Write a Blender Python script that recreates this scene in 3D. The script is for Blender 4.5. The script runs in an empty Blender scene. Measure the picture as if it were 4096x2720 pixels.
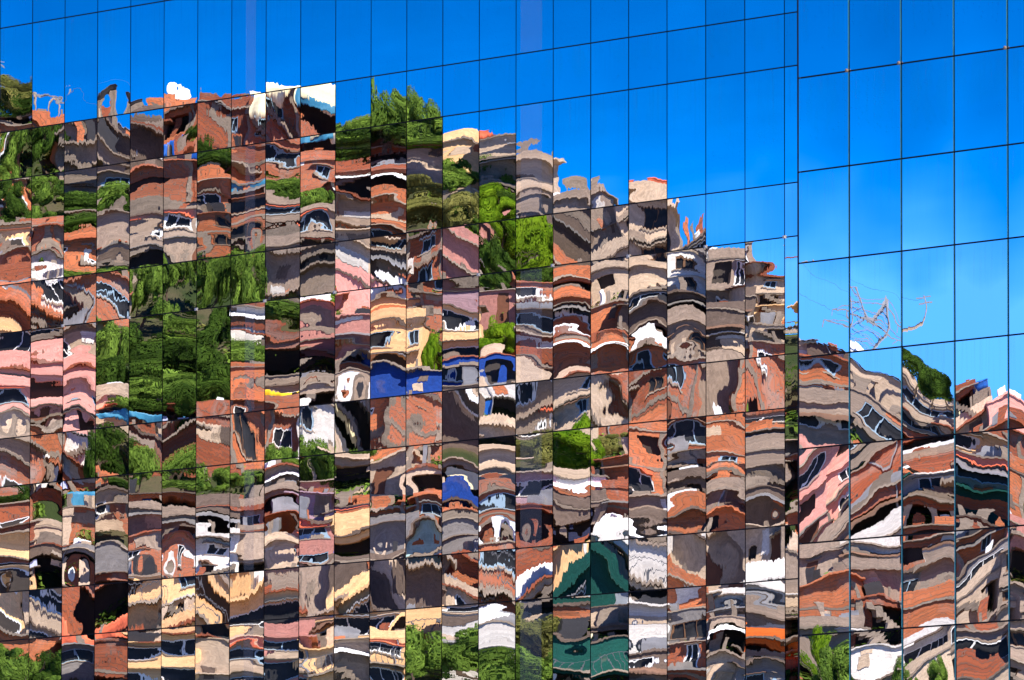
import bpy, math, random
from mathutils import Matrix, Vector
random.seed(11)
S = bpy.context.scene
COL = S.collection

# ---------------------------------------------------------------- camera, sky, sun, exposure
PITCH = 0.0906823; ROLL = 0.00119974; FPX = 37488.4      # focal length in pixels of a 4096 px wide frame
CAMZ = 1.7
cd = bpy.data.cameras.new('camera'); cam = bpy.data.objects.new('camera', cd); COL.objects.link(cam)
cd.sensor_width = 36.0; cd.lens = FPX*36/4096; cd.clip_start = 1.0; cd.clip_end = 12000
cam.matrix_world = Matrix.Translation((0, 0, CAMZ)) @ Matrix.Rotation(math.pi/2+PITCH, 4, 'X') @ Matrix.Rotation(ROLL, 4, 'Z')
S.camera = cam
SUN_H = Vector((0.62, -0.785, 0)).normalized(); SUN_EL = math.radians(46)
SUN = Vector((SUN_H.x*math.cos(SUN_EL), SUN_H.y*math.cos(SUN_EL), math.sin(SUN_EL)))
W = bpy.data.worlds.new('World'); S.world = W; W.use_nodes = True
wn, wl = W.node_tree.nodes, W.node_tree.links
wn.clear()
sky = wn.new('ShaderNodeTexSky'); sky.sky_type = 'NISHITA'; sky.sun_disc = False
sky.sun_elevation = SUN_EL; sky.sun_rotation = math.atan2(SUN_H.x, SUN_H.y)
sky.altitude = 1500; sky.air_density = 1.0; sky.dust_density = 0.1; sky.ozone_density = 3.0
tc = wn.new('ShaderNodeTexCoord'); sp = wn.new('ShaderNodeSeparateXYZ'); cb = wn.new('ShaderNodeCombineXYZ')
mz = wn.new('ShaderNodeMath'); mz.operation = 'MULTIPLY_ADD'; mz.inputs[1].default_value = 11.0; mz.inputs[2].default_value = -0.88; mx_ = wn.new('ShaderNodeMath'); mx_.operation = 'MAXIMUM'; mx_.inputs[1].default_value = .18
wl.new(tc.outputs['Generated'], sp.inputs[0]); wl.new(sp.outputs['X'], cb.inputs['X']); wl.new(sp.outputs['Y'], cb.inputs['Y'])
wl.new(sp.outputs['Z'], mz.inputs[0]); wl.new(mz.outputs[0], mx_.inputs[0]); wl.new(mx_.outputs[0], cb.inputs['Z']); wl.new(cb.outputs[0], sky.inputs[0])
hs = wn.new('ShaderNodeHueSaturation'); hs.inputs['Saturation'].default_value = 1.46; hs.inputs['Hue'].default_value = 0.511
bg = wn.new('ShaderNodeBackground'); bg.inputs['Strength'].default_value = 0.15
wo = wn.new('ShaderNodeOutputWorld')
wl.new(sky.outputs[0], hs.inputs['Color']); wl.new(hs.outputs[0], bg.inputs['Color']); wl.new(bg.outputs[0], wo.inputs['Surface'])
ld = bpy.data.lights.new('sun', 'SUN'); ld.energy = 5.0; ld.angle = math.radians(0.5); ld.color = (1.0, 0.93, 0.82)
lo = bpy.data.objects.new('sun', ld); COL.objects.link(lo); lo.location = SUN*900
lo.rotation_euler = (-SUN).to_track_quat('-Z', 'Y').to_euler()
vs = S.view_settings; vs.view_transform = 'Standard'; vs.look = 'None'; vs.gamma = 1.0; vs.use_curve_mapping = False; vs.exposure = 1.05
S.cycles.max_bounces = 6; S.cycles.diffuse_bounces = 2; S.cycles.transparent_max_bounces = 12; S.cycles.glossy_bounces = 4
S.cycles.caustics_reflective = False; S.cycles.caustics_refractive = False

# ---------------------------------------------------------------- materials
MATS = {}
def newmat(name):
    m = bpy.data.materials.new(name); m.use_nodes = True; nt = m.node_tree; nt.nodes.clear()
    MATS[name] = m
    return m, nt.nodes, nt.links
def N(ns, t, **k):
    n = ns.new(t)
    for a, v in k.items(): setattr(n, a, v)
    return n
def math_(ns, ls, op, a, b=None, c=None):
    n = ns.new('ShaderNodeMath'); n.operation = op
    for i, v in enumerate((a, b, c)):
        if v is None: continue
        if isinstance(v, (int, float)): n.inputs[i].default_value = v
        else: ls.new(v, n.inputs[i])
    return n.outputs[0]
def mixc(ns, ls, f, a, b, mode='MIX'):
    n = ns.new('ShaderNodeMix'); n.data_type = 'RGBA'; n.blend_type = mode
    for s, v in ((0, f), (6, a), (7, b)):
        if isinstance(v, (int, float)): n.inputs[s].default_value = v
        elif isinstance(v, tuple): n.inputs[s].default_value = v+(1,) if len(v) == 3 else v
        else: ls.new(v, n.inputs[s])
    return n.outputs[2]
def scaled(ns, ls, vec, sc):
    n = ns.new('ShaderNodeMapping'); n.inputs['Scale'].default_value = sc; ls.new(vec, n.inputs[0]); return n.outputs[0]
def noise(ns, ls, vec, scale, detail=3, w=None, rough=.55):
    n = ns.new('ShaderNodeTexNoise'); n.inputs['Scale'].default_value = scale; n.inputs['Detail'].default_value = detail; n.inputs['Roughness'].default_value = rough
    if w is not None:
        n.noise_dimensions = '4D'; ls.new(w, n.inputs['W'])
    ls.new(vec, n.inputs['Vector']); return n
def ramp(ns, ls, fac, p0, p1):
    n = ns.new('ShaderNodeMapRange'); n.inputs[1].default_value = p0; n.inputs[2].default_value = p1; ls.new(fac, n.inputs[0]); return n.outputs[0]
def finish(m, ns, ls, col, rough=.9, bump=None, bd=.02, metal=0.0, spec=.2):
    p = ns.new('ShaderNodeBsdfPrincipled'); o = ns.new('ShaderNodeOutputMaterial')
    if isinstance(col, tuple): p.inputs['Base Color'].default_value = col+(1,)
    else: ls.new(col, p.inputs['Base Color'])
    p.inputs['Roughness'].default_value = rough; p.inputs['Metallic'].default_value = metal; p.inputs['Specular IOR Level'].default_value = spec
    if bump is not None:
        b = ns.new('ShaderNodeBump'); b.inputs['Distance'].default_value = bd; ls.new(bump, b.inputs['Height']); ls.new(b.outputs[0], p.inputs['Normal'])
    ls.new(p.outputs[0], o.inputs[0]); return p
def wallvec(ns, ls):
    t = ns.new('ShaderNodeTexCoord'); s = ns.new('ShaderNodeSeparateXYZ'); ls.new(t.outputs['Object'], s.inputs[0])
    c = ns.new('ShaderNodeCombineXYZ'); ls.new(math_(ns, ls, 'ADD', s.outputs[0], s.outputs[1]), c.inputs[0]); ls.new(s.outputs[2], c.inputs[1])
    return t.outputs['Object'], c.outputs[0], s
def plaster(name, col, stain=.55, grime=(.12, .10, .085)):
    m, ns, ls = newmat(name)
    ob, uv, s = wallvec(ns, ls)
    oi = ns.new('ShaderNodeObjectInfo')
    big = noise(ns, ls, ob, .55, 4, oi.outputs['Random']); st = noise(ns, ls, scaled(ns, ls, ob, (2.2, 2.2, .25)), 1.6, 4, oi.outputs['Random'])
    fine = noise(ns, ls, scaled(ns, ls, ob, (.8, .8, 1.6)), 6, 4, None, .7)
    c = mixc(ns, ls, math_(ns, ls, 'MULTIPLY', ramp(ns, ls, st.outputs[0], .48, .78), stain), col, grime)
    c = mixc(ns, ls, math_(ns, ls, 'MULTIPLY', ramp(ns, ls, big.outputs[0], .42, .72), .45), c, tuple(v*.62 for v in col))
    g1 = noise(ns, ls, scaled(ns, ls, ob, (.9, .9, 1.9)), 2.4, 5, oi.outputs['Random'], .68)
    c = mixc(ns, ls, math_(ns, ls, 'MULTIPLY', ramp(ns, ls, g1.outputs[0], .52, .68), .3+.35*min(1, stain)), c, tuple(v*.6 for v in col))
    c = mixc(ns, ls, math_(ns, ls, 'MULTIPLY', ramp(ns, ls, g1.outputs[0], .50, .34), .3), c, tuple(min(.9, v*1.35) for v in col))
    pe = noise(ns, ls, ob, .9, 5, math_(ns, ls, 'ADD', oi.outputs['Random'], 7.0))
    c = mixc(ns, ls, math_(ns, ls, 'MULTIPLY', ramp(ns, ls, pe.outputs[0], .60, .74), .2+stain*.6), c, (.23, .17, .135))
    c = mixc(ns, ls, 1.0, c, mixc(ns, ls, ramp(ns, ls, fine.outputs[0], .3, .7), (.76, .75, .74), (1.2, 1.2, 1.2)), 'MULTIPLY')
    h = ns.new('ShaderNodeHueSaturation'); ls.new(c, h.inputs['Color']); ls.new(math_(ns, ls, 'MULTIPLY_ADD', oi.outputs['Random'], .35, .82), h.inputs['Value'])
    finish(m, ns, ls, h.outputs[0], .92, fine.outputs[0], .03)
    return m
def brick(name, col, col2, mortar, plastered=.25):
    m, ns, ls = newmat(name)
    ob, uv, s = wallvec(ns, ls); oi = ns.new('ShaderNodeObjectInfo')
    b = ns.new('ShaderNodeTexBrick'); ls.new(uv, b.inputs['Vector']); b.inputs['Scale'].default_value = 1.0
    b.inputs['Brick Width'].default_value = .3; b.inputs['Row Height'].default_value = .2; b.inputs['Mortar Size'].default_value = .014
    b.inputs['Color1'].default_value = col+(1,); b.inputs['Color2'].default_value = col2+(1,); b.inputs['Mortar'].default_value = mortar+(1,)
    big = noise(ns, ls, ob, .5, 5, oi.outputs['Random']); bl = noise(ns, ls, scaled(ns, ls, ob, (1, 1, .6)), 1.1, 5, oi.outputs['Random'])
    c = mixc(ns, ls, math_(ns, ls, 'MULTIPLY', ramp(ns, ls, big.outputs[0], .4, .75), .6), b.outputs[0], tuple(v*.5 for v in col))
    g1 = noise(ns, ls, scaled(ns, ls, ob, (.8, .8, 2.4)), 2.4, 5, oi.outputs['Random'], .7)
    c = mixc(ns, ls, math_(ns, ls, 'MULTIPLY', ramp(ns, ls, g1.outputs[0], .50, .68), .5), c, tuple(v*.5 for v in col))
    c = mixc(ns, ls, math_(ns, ls, 'MULTIPLY', ramp(ns, ls, g1.outputs[0], .48, .34), .5), c, tuple(min(.8, v*1.3+.02) for v in col2))
    c = mixc(ns, ls, math_(ns, ls, 'MULTIPLY', ramp(ns, ls, bl.outputs[0], .54, .70), min(1.0, plastered*2.0)), c, (.30, .25, .215))
    h = ns.new('ShaderNodeHueSaturation'); ls.new(c, h.inputs['Color']); ls.new(math_(ns, ls, 'MULTIPLY_ADD', oi.outputs['Random'], .4, .8), h.inputs['Value'])
    finish(m, ns, ls, h.outputs[0], .95, b.outputs['Fac'], .03)
    return m
WALLS = {
 'B': brick('orange_brick', (.58, .18, .075), (.47, .14, .06), (.34, .17, .10), .22),
 'R': brick('red_brown_brick', (.36, .10, .045), (.27, .075, .04), (.2, .11, .08), .3),
 'M': brick('patched_brick', (.45, .15, .075), (.38, .12, .065), (.3, .2, .15), .7),
 'G': plaster('grey_render', (.34, .255, .195), .5),
 'H': plaster('dark_render', (.16, .115, .09), .5, (.06, .045, .04)),
 'A': plaster('tan_render', (.56, .42, .30), .4),
 'C': plaster('cream_paint', (.84, .51, .25), .14, (.30, .2, .12)),
 'P': plaster('pink_paint', (.74, .34, .28), .12, (.4, .26, .22)),
 'Q': plaster('mauve_paint', (.50, .22, .18), .3),
 'W': plaster('white_paint', (.70, .65, .60), .3),
 'L': plaster('lavender_paint', (.48, .32, .38), .3),
 'U': plaster('blue_paint', (.012, .05, .25), .5, (.02, .03, .1)),
 'S': plaster('slate_blue_paint', (.23, .21, .205), .4),
 'T': plaster('green_teal_paint', (.008, .07, .055), .4, (.01, .04, .035)),
 'O': plaster('bright_orange_paint', (.80, .17, .03), .25, (.35, .1, .03)),
 'Y': plaster('pale_cyan_paint', (.55, .80, .83), .2),
}
MATN = {'B': 'orange brick', 'R': 'dark red brick', 'M': 'patched brick', 'G': 'grey rendered', 'H': 'charcoal rendered', 'A': 'tan rendered', 'C': 'cream', 'P': 'pink', 'Q': 'dusky mauve',
        'W': 'white', 'L': 'lavender', 'U': 'deep blue', 'S': 'slate grey', 'T': 'dark green', 'O': 'bright orange', 'Y': 'pale cyan'}
plaster('concrete', (.25, .195, .15), .6); plaster('pale_concrete', (.36, .285, .22), .6)
def flat(name, col, rough=.7, metal=0., var=.15, sc=3., spec=.3):
    m, ns, ls = newmat(name)
    t = ns.new('ShaderNodeTexCoord'); n = noise(ns, ls, t.outputs['Object'], sc, 4)
    c = mixc(ns, ls, ramp(ns, ls, n.outputs[0], .3, .7), tuple(v*(1-var) for v in col), tuple(min(1, v*(1+var)) for v in col))
    finish(m, ns, ls, c, rough, n.outputs[0], .01, metal, spec); return m
flat('tin_grey', (.30, .29, .29), .5, .4, .35, 1.5); flat('tin_rust', (.20, .11, .07), .7, .1, .5, 1.5); flat('fibre_cement', (.16, .145, .135), .9, 0, .4, 1.2)
flat('terracotta', (.72, .15, .07), .85, 0, .3, 4)
flat('window_frame_white', (.78, .78, .76)); flat('window_frame_blue', (.30, .42, .52)); flat('window_frame_wood', (.16, .08, .04))
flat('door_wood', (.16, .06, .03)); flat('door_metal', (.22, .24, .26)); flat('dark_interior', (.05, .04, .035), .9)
flat('house_glass', (.024, .024, .026), .3, 0, .5, 2, .12)
flat('tank_blue', (.015, .10, .38), .4); flat('tank_dark', (.03, .028, .03), .5); flat('tank_white', (.82, .82, .8), .4)
flat('tarp_blue', (.01, .10, .42), .45); flat('tarp_cyan', (.04, .20, .33), .5); flat('cloth_white', (.80, .79, .78), .9); flat('cloth_cream', (.9, .78, .5), .9); flat('cloth_red', (.6, .02, .02), .9)
flat('cloth_yellow', (.75, .48, .02), .9); flat('cloth_dark', (.02, .025, .06), .9); flat('cloth_green', (.03, .3, .22), .9); flat('cloth_pale', (.5, .55, .8), .9)
flat('steel_pale', (.27, .27, .28), .5, .3); flat('cable', (.12, .11, .11), .6); flat('railing_metal', (.10, .10, .11), .5)
flat('bark', (.09, .06, .04), .95, 0, .4, 5); flat('dish_paint', (.7, .68, .66), .5)
def leafmat(name, c1, c2):
    m, ns, ls = newmat(name)
    t = ns.new('ShaderNodeTexCoord'); n = noise(ns, ls, t.outputs['Object'], 1.1, 3); f = noise(ns, ls, t.outputs['Object'], 7, 2)
    c = mixc(ns, ls, ramp(ns, ls, math_(ns, ls, 'MULTIPLY_ADD', f.outputs[0], .5, math_(ns, ls, 'MULTIPLY', n.outputs[0], .5)), .35, .65), c1, c2)
    d = ns.new('ShaderNodeBsdfDiffuse'); tr = ns.new('ShaderNodeBsdfTranslucent'); mx = ns.new('ShaderNodeMixShader'); mx.inputs[0].default_value = .3; o = ns.new('ShaderNodeOutputMaterial')
    ls.new(c, d.inputs[0]); ls.new(c, tr.inputs[0]); ls.new(d.outputs[0], mx.inputs[1]); ls.new(tr.outputs[0], mx.inputs[2]); ls.new(mx.outputs[0], o.inputs[0])
leafmat('leaf_green', (.026, .065, .012), (.24, .37, .055)); leafmat('leaf_dark', (.008, .022, .006), (.10, .18, .025))
leafmat('leaf_lime', (.06, .15, .008), (.25, .38, .02)); leafmat('leaf_olive', (.11, .13, .03), (.30, .28, .08))
# hillside soil and ground
m, ns, ls = newmat('soil')
t = ns.new('ShaderNodeTexCoord'); a = noise(ns, ls, t.outputs['Object'], .22, 6); b = noise(ns, ls, t.outputs['Object'], 2.5, 4)
c = mixc(ns, ls, ramp(ns, ls, a.outputs[0], .42, .58), (.02, .032, .009), (.09, .065, .04)); c = mixc(ns, ls, math_(ns, ls, 'MULTIPLY', b.outputs[0], .6), c, (.035, .06, .014))
finish(m, ns, ls, c, .98, b.outputs[0], .15)
flat('asphalt', (.05, .05, .052), .9, 0, .25, .6); flat('paving', (.3, .28, .26), .9, 0, .2, 1.0)
# curtain wall
flat('mullion_black', (.010, .008, .014), .6, 0, .2, 3, .2); flat('joint_pale', (.55, .50, .46), .5); flat('joint_rust', (.24, .17, .13), .7)
flat('glass_edge_green', (.10, .40, .42), .35, 0, .15, 2, .6); flat('facade_panel', (.10, .11, .13), .4); flat('column_white', (.80, .79, .80), .8, 0, .05); flat('room_dark', (.02, .02, .024), .9)

TILT = 1.0
def glassmat(name, kind, trans, col=(.86, .87, .90)):
    """coated glass: a mirror whose normal follows the pane's own roller wave, pillowing and set"""
    m, ns, ls = newmat(name)
    t = ns.new('ShaderNodeTexCoord'); oi = ns.new('ShaderNodeObjectInfo')
    rnd = math_(ns, ls, 'MULTIPLY', oi.outputs['Random'], 57.0)
    ob = t.outputs['Object']; s = ns.new('ShaderNodeSeparateXYZ'); ls.new(ob, s.inputs[0]); X, Z = s.outputs[0], s.outputs[2]
    g = ns.new('ShaderNodeSeparateXYZ'); ls.new(t.outputs['Generated'], g.inputs[0])
    GX = math_(ns, ls, 'MULTIPLY_ADD', g.outputs[0], 2.0, -1.0); GZ = math_(ns, ls, 'MULTIPLY_ADD', g.outputs[2], 2.0, -1.0)
    wn_ = ns.new('ShaderNodeTexWhiteNoise'); wn_.noise_dimensions = '1D'; ls.new(rnd, wn_.inputs['W'])
    r3 = ns.new('ShaderNodeSeparateColor'); ls.new(wn_.outputs['Color'], r3.inputs[0])
    def nz(sx, sz, amp, detail=1, off=0.0):
        v = scaled(ns, ls, ob, (sx, 1, sz))
        n = noise(ns, ls, v, 1.0, detail, math_(ns, ls, 'ADD', rnd, off))
        sc = ns.new('ShaderNodeSeparateColor'); ls.new(n.outputs['Color'], sc.inputs[0])
        f = lambda o: math_(ns, ls, 'MULTIPLY', math_(ns, ls, 'SUBTRACT', o, .5), amp*2)
        return f(sc.outputs[0]), f(sc.outputs[1])
    add = lambda *v: v[0] if len(v) == 1 else math_(ns, ls, 'ADD', v[0], add(*v[1:]))
    mul = lambda a, b: math_(ns, ls, 'MULTIPLY', a, b)
    one_m = lambda q: math_(ns, ls, 'SUBTRACT', 1.0, mul(q, q))
    def lens(cx, cz, sg, k):          # roller or clamp dimple: slope = k (p-c) exp(-r2/sg2)
        dx = math_(ns, ls, 'SUBTRACT', X, cx); dz = math_(ns, ls, 'SUBTRACT', Z, cz)
        r2 = math_(ns, ls, 'MULTIPLY_ADD', dx, dx, mul(dz, dz)); e = math_(ns, ls, 'EXPONENT', mul(r2, -1.0/(sg*sg)))
        ke = mul(e, k) if isinstance(k, (int, float)) else mul(e, k)
        return mul(dx, ke), mul(dz, ke)
    mr = .001
    if kind == 'tall':
        a = nz(.22, 1.5, 2.3*mr); b = nz(9, 1.3, .28*mr, 2, 11.); c = nz(.5, .5, 1.9*mr, 0, 23.); d2 = nz(.3, 3.6, 1.5*mr, 1, 37.)
        bow = mul(mul(X, X), math_(ns, ls, 'MULTIPLY_ADD', r3.outputs[1], 2.6*mr, -.8*mr))
        kx = math_(ns, ls, 'MINIMUM', math_(ns, ls, 'MULTIPLY_ADD', r3.outputs[0], -8.0*mr, 1.6*mr), 0.0); l = lens(0.0, -1.02, .48, kx)
        sx = add(mul(a[0], .3), mul(c[0], .8), l[0], mul(b[0], .6), mul(X, math_(ns, ls, 'MULTIPLY_ADD', r3.outputs[2], 2.5*mr, -2.4*mr)), mul(mul(X, d2[0]), .5)); sz = add(a[1], l[1], b[1], mul(c[1], .7), d2[1], bow, mul(Z, .5*mr))
    elif kind == 'short':
        a = nz(.5, 1.0, 1.7*mr); b = nz(10, .9, .52*mr, 2, 11.); c = nz(.9, .5, 1.0*mr, 0, 23.)
        kz = math_(ns, ls, 'MULTIPLY_ADD', r3.outputs[0], 3.0*mr, -3.4*mr)
        shr = math_(ns, ls, 'MULTIPLY_ADD', r3.outputs[1], 4.4*mr, -2.2*mr); hx = math_(ns, ls, 'MULTIPLY_ADD', r3.outputs[2], 3.0*mr, -2.6*mr)
        sx = add(a[0], mul(c[0], .5), mul(b[0], .5), mul(X, hx)); sz = add(a[1], mul(Z, kz), b[1], mul(c[1], .6), mul(X, shr))
    else:
        a = nz(.6, .9, 2.2*mr); b = nz(8, 1.4, .25*mr, 2, 11.); c = nz(.4, .35, 2.4*mr, 0, 23.)
        kx = math_(ns, ls, 'MULTIPLY_ADD', r3.outputs[0], 4*mr, -1.0*mr); l = lens(0.1, -.6, .6, kx)
        shr = math_(ns, ls, 'MULTIPLY_ADD', r3.outputs[1], 6.0*mr, -3.0*mr); hx = math_(ns, ls, 'MULTIPLY_ADD', r3.outputs[2], 3.6*mr, -3.2*mr); d2 = nz(.5, 3.0, .7*mr, 1, 37.)
        sx = add(a[0], c[0], l[0], mul(b[0], .6), mul(X, hx)); sz = add(a[1], c[1], l[1], b[1], mul(X, shr), d2[1])
    cv = ns.new('ShaderNodeCombineXYZ'); ls.new(sx, cv.inputs[0]); cv.inputs[1].default_value = -1.0; ls.new(sz, cv.inputs[2])
    vt = ns.new('ShaderNodeVectorTransform'); vt.vector_type = 'NORMAL'; vt.convert_from = 'OBJECT'; vt.convert_to = 'WORLD'; ls.new(cv.outputs[0], vt.inputs[0])
    # dust: thin vertical run marks below the joints
    st = noise(ns, ls, scaled(ns, ls, ob, (14, 1, .5)), 1.0, 3, rnd)
    top = ramp(ns, ls, g.outputs[2], .25, 1.0)
    dust = math_(ns, ls, 'MULTIPLY', math_(ns, ls, 'MULTIPLY', ramp(ns, ls, st.outputs[0], .5, .8), top), .14)
    gl = ns.new('ShaderNodeBsdfGlossy'); gl.inputs['Roughness'].default_value = 0.0; ls.new(vt.outputs[0], gl.inputs['Normal'])
    cc = ns.new('ShaderNodeHueSaturation'); cc.inputs['Color'].default_value = col+(1,); ls.new(math_(ns, ls, 'MULTIPLY_ADD', r3.outputs[2], .13, .90), cc.inputs['Value']); ls.new(cc.outputs[0], gl.inputs['Color'])
    d = ns.new('ShaderNodeBsdfDiffuse'); d.inputs[0].default_value = (.16, .15, .14, 1)
    m1 = ns.new('ShaderNodeMixShader'); ls.new(dust, m1.inputs[0]); ls.new(gl.outputs[0], m1.inputs[1]); ls.new(d.outputs[0], m1.inputs[2])
    o = ns.new('ShaderNodeOutputMaterial'); out = m1.outputs[0]
    if trans:
        tr = ns.new('ShaderNodeBsdfTransparent'); tr.inputs[0].default_value = (.92, .95, 1, 1)
        m2 = ns.new('ShaderNodeMixShader'); m2.inputs[0].default_value = trans; ls.new(out, m2.inputs[1]); ls.new(tr.outputs[0], m2.inputs[2]); out = m2.outputs[0]
    ls.new(out, o.inputs[0])
    return m
glassmat('vision_glass', 'tall', .08, (.92, .925, .96)); glassmat('spandrel_glass', 'short', 0, (.80, .81, .85)); glassmat('block_glass', 'block', 0, (.82, .83, .88))
m, ns, ls = newmat('column_stand_in')  # faint white for added strips that imitate columns seen through the glass
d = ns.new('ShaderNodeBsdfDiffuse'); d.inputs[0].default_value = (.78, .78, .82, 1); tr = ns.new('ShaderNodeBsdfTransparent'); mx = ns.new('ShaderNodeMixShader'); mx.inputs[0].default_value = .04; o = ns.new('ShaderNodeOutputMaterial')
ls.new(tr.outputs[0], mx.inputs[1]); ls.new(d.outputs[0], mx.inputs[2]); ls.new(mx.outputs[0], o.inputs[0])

# ---------------------------------------------------------------- mesh helpers
class MB:
    def __init__(s): s.v = []; s.f = []
    def box(s, x0, x1, y0, y1, z0, z1):
        b = len(s.v); s.v += [(x, y, z) for z in (z0, z1) for y in (y0, y1) for x in (x0, x1)]
        s.f += [tuple(b+i for i in q) for q in ((0, 2, 3, 1), (4, 5, 7, 6), (0, 1, 5, 4), (2, 6, 7, 3), (0, 4, 6, 2), (1, 3, 7, 5))]; return s
    def quad(s, a, b, c, d):
        i = len(s.v); s.v += [a, b, c, d]; s.f.append((i, i+1, i+2, i+3)); return s
    def bar(s, p, q, r, n=4, r2=None):
        p, q = Vector(p), Vector(q); ax = (q-p); L = ax.length
        if L < 1e-6: return s
        ax /= L; u = ax.cross(Vector((0, 0, 1)) if abs(ax.z) < .9 else Vector((1, 0, 0))).normalized(); w = ax.cross(u); r2 = r if r2 is None else r2
        b = len(s.v)
        for c, rr in ((p, r), (q, r2)):
            for i in range(n):
                a = 2*math.pi*(i+.5)/n; s.v.append(tuple(c+u*math.cos(a)*rr+w*math.sin(a)*rr))
        for i in range(n): j = (i+1) % n; s.f.append((b+i, b+j, b+n+j, b+n+i))
        s.f.append(tuple(b+n-1-i for i in range(n))); s.f.append(tuple(b+n+i for i in range(n))); return s
    def lathe(s, prof, n=14, c=(0, 0, 0)):
        b = len(s.v)
        for r, z in prof:
            for i in range(n): a = 2*math.pi*i/n; s.v.append((c[0]+r*math.cos(a), c[1]+r*math.sin(a), c[2]+z))
        for k in range(len(prof)-1):
            for i in range(n): j = (i+1) % n; s.f.append((b+k*n+i, b+k*n+j, b+(k+1)*n+j, b+(k+1)*n+i))
        s.f.append(tuple(b+n-1-i for i in range(n))); e = b+(len(prof)-1)*n; s.f.append(tuple(e+i for i in range(n))); return s
    def mesh(s, name, mats, smooth=False, mi=None):
        me = bpy.data.meshes.new(name); me.from_pydata(s.v, [], s.f)
        for mm in (mats if isinstance(mats, (list, tuple)) else [mats]): me.materials.append(MATS[mm] if isinstance(mm, str) else mm)
        if smooth: me.polygons.foreach_set('use_smooth', [True]*len(me.polygons))
        if mi: me.polygons.foreach_set('material_index', mi)
        me.update(); return me
def ob(name, me, parent=None, loc=(0, 0, 0), rz=0.0):
    o = bpy.data.objects.new(name, me); COL.objects.link(o); o.parent = parent; o.location = loc; o.rotation_euler = (0, 0, rz); return o
def tag(o, label=None, cat=None, group=None, kind=None):
    if label: o['label'] = label
    if cat: o['category'] = cat
    if group: o['group'] = group
    if kind: o['kind'] = kind
    return o
def struct(name, me, loc=(0, 0, 0), rz=0.0): return tag(ob(name, me, None, loc, rz), kind='structure')

# ---------------------------------------------------------------- geometry of the place
AL = 0.667510861                                   # the facade runs at this angle to the line of sight
TV = Vector((math.sin(AL), -math.cos(AL), 0)); NV = Vector((-math.cos(AL), -math.sin(AL), 0)); RZ = math.atan2(TV.y, TV.x)
P0 = Vector((-13.0111585, 236.505745, 0)); ZT = 29.4417344+CAMZ   # joint 0 of the wing, height of its first full row
CW, TALL, FLOOR = 1.41065173, 2.67454361, 3.9; SHORT = FLOOR-TALL
BD, BW, BZ, BA, BC0 = 10.6567539, 1.66467353, -6.17731365, 1.98273691, 45.8648126
def reflect(p): return p-2*((p-P0).dot(NV))*NV      # where a point seen in the wing's glass really stands

# ---------------------------------------------------------------- ground
gm = MB(); gm.quad((-4500, -4500, 0), (4500, -4500, 0), (4500, 4500, 0), (-4500, 4500, 0)); struct('ground', gm.mesh('ground', 'paving'))

# ---------------------------------------------------------------- glass office wing
wing = ob('office_wing', None, None, P0, RZ)
tag(wing, 'long mirror glass office wing of narrow panes, tall and short rows alternating, reflecting the hillside', 'building')
GAP = .030
def pane_mesh(name, w, h, mat):
    b = MB().box(-w/2, w/2, 0, .012, -h/2, h/2)
    return b.mesh(name, [mat, 'mullion_black'], mi=[1, 1, 0, 1, 1, 1])
tall_me = pane_mesh('tall_pane', CW-GAP, TALL-GAP, 'vision_glass'); short_me = pane_mesh('short_pane', CW-GAP, SHORT-GAP, 'spandrel_glass')
rows = [(ZT+SHORT, ZT, 'S')]; z = ZT
for k in range(9):
    h = TALL if k % 2 == 0 else SHORT; rows.append((z, z-h, 'T' if k % 2 == 0 else 'S')); z -= h
C0, C1 = -2, 24; COLUMN_STRIPS = {7: (.42, .70), 15: (.13, .70), -1: (.2, .7), 23: (.2, .7)}
rp = random.Random(5)
for (zt, zb, kd) in rows:
    for c in range(C0, C1):
        o = ob('pane', tall_me if kd == 'T' else short_me, wing, ((c+.5)*CW, 0, (zt+zb)/2))
        a = 0.0006 if kd == 'T' else .0008
        o.rotation_euler = (rp.gauss(0, a), 0, rp.gauss(0, a*.8))
        if kd == 'T' and c in COLUMN_STRIPS: x0_, x1_ = COLUMN_STRIPS[c]; ob('added_column_strip', MB().box(-CW/2+CW*x0_, -CW/2+CW*x1_, -.004, -.002, -TALL/2+.03, TALL/2-.03).mesh('added_column_strip', 'column_stand_in'), o)  # added pale strip on the pane, standing in for the column behind it
ZB, ZR = rows[-1][1], rows[0][0]                    # band of single panes
mull = MB().box(-.045, .045, .024, .16, .4, ZR+9).mesh('mullion', 'mullion_black')
for c in range(C0-12, C1+2): ob('mullion', mull, wing, (c*CW, 0, 0))
tran = MB().box((C0-12)*CW, (C1+1)*CW, .022, .13, -.045, .045).mesh('transom', 'mullion_black')
zl = [ZR]+[r[1] for r in rows]
for zz in zl: ob('transom', tran, wing, (0, 0, zz))
far = MB(); fr_t = MB()                             # the rest of the cladding, outside the photograph
def far_rows():
    out = []; z = ZR; k = 0
    while z < ZR+8: h = TALL if k % 2 == 0 else SHORT; out.append((z, z+h)); z += h; k += 1
    z = ZB; k = 0
    while z > 2.0: h = SHORT if k % 2 == 0 else TALL; out.append((max(.3, z-h), z)); z -= h; k += 1
    return out
fr = far_rows()
for (z0, z1) in fr:
    for c in range(C0-12, C1): far.box(c*CW+.015, (c+1)*CW-.015, 0, .012, z0+.015, z1-.015)
    fr_t.box((C0-12)*CW, C1*CW, .022, .13, z0-.04, z0+.04)
for (zt, zb, kd) in rows:
    for c in range(C0-12, C0): far.box(c*CW+.015, (c+1)*CW-.015, 0, .012, zb+.015, zt-.015)
tag(ob('pane', far.mesh('far_panes', 'block_glass'), wing), kind='stuff'); tag(ob('transom', fr_t.mesh('far_transoms', 'mullion_black'), wing), kind='stuff')
ztop = max(q[1] for q in fr)
XL, XR = (C0-12)*CW, (C1+1)*CW
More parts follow.
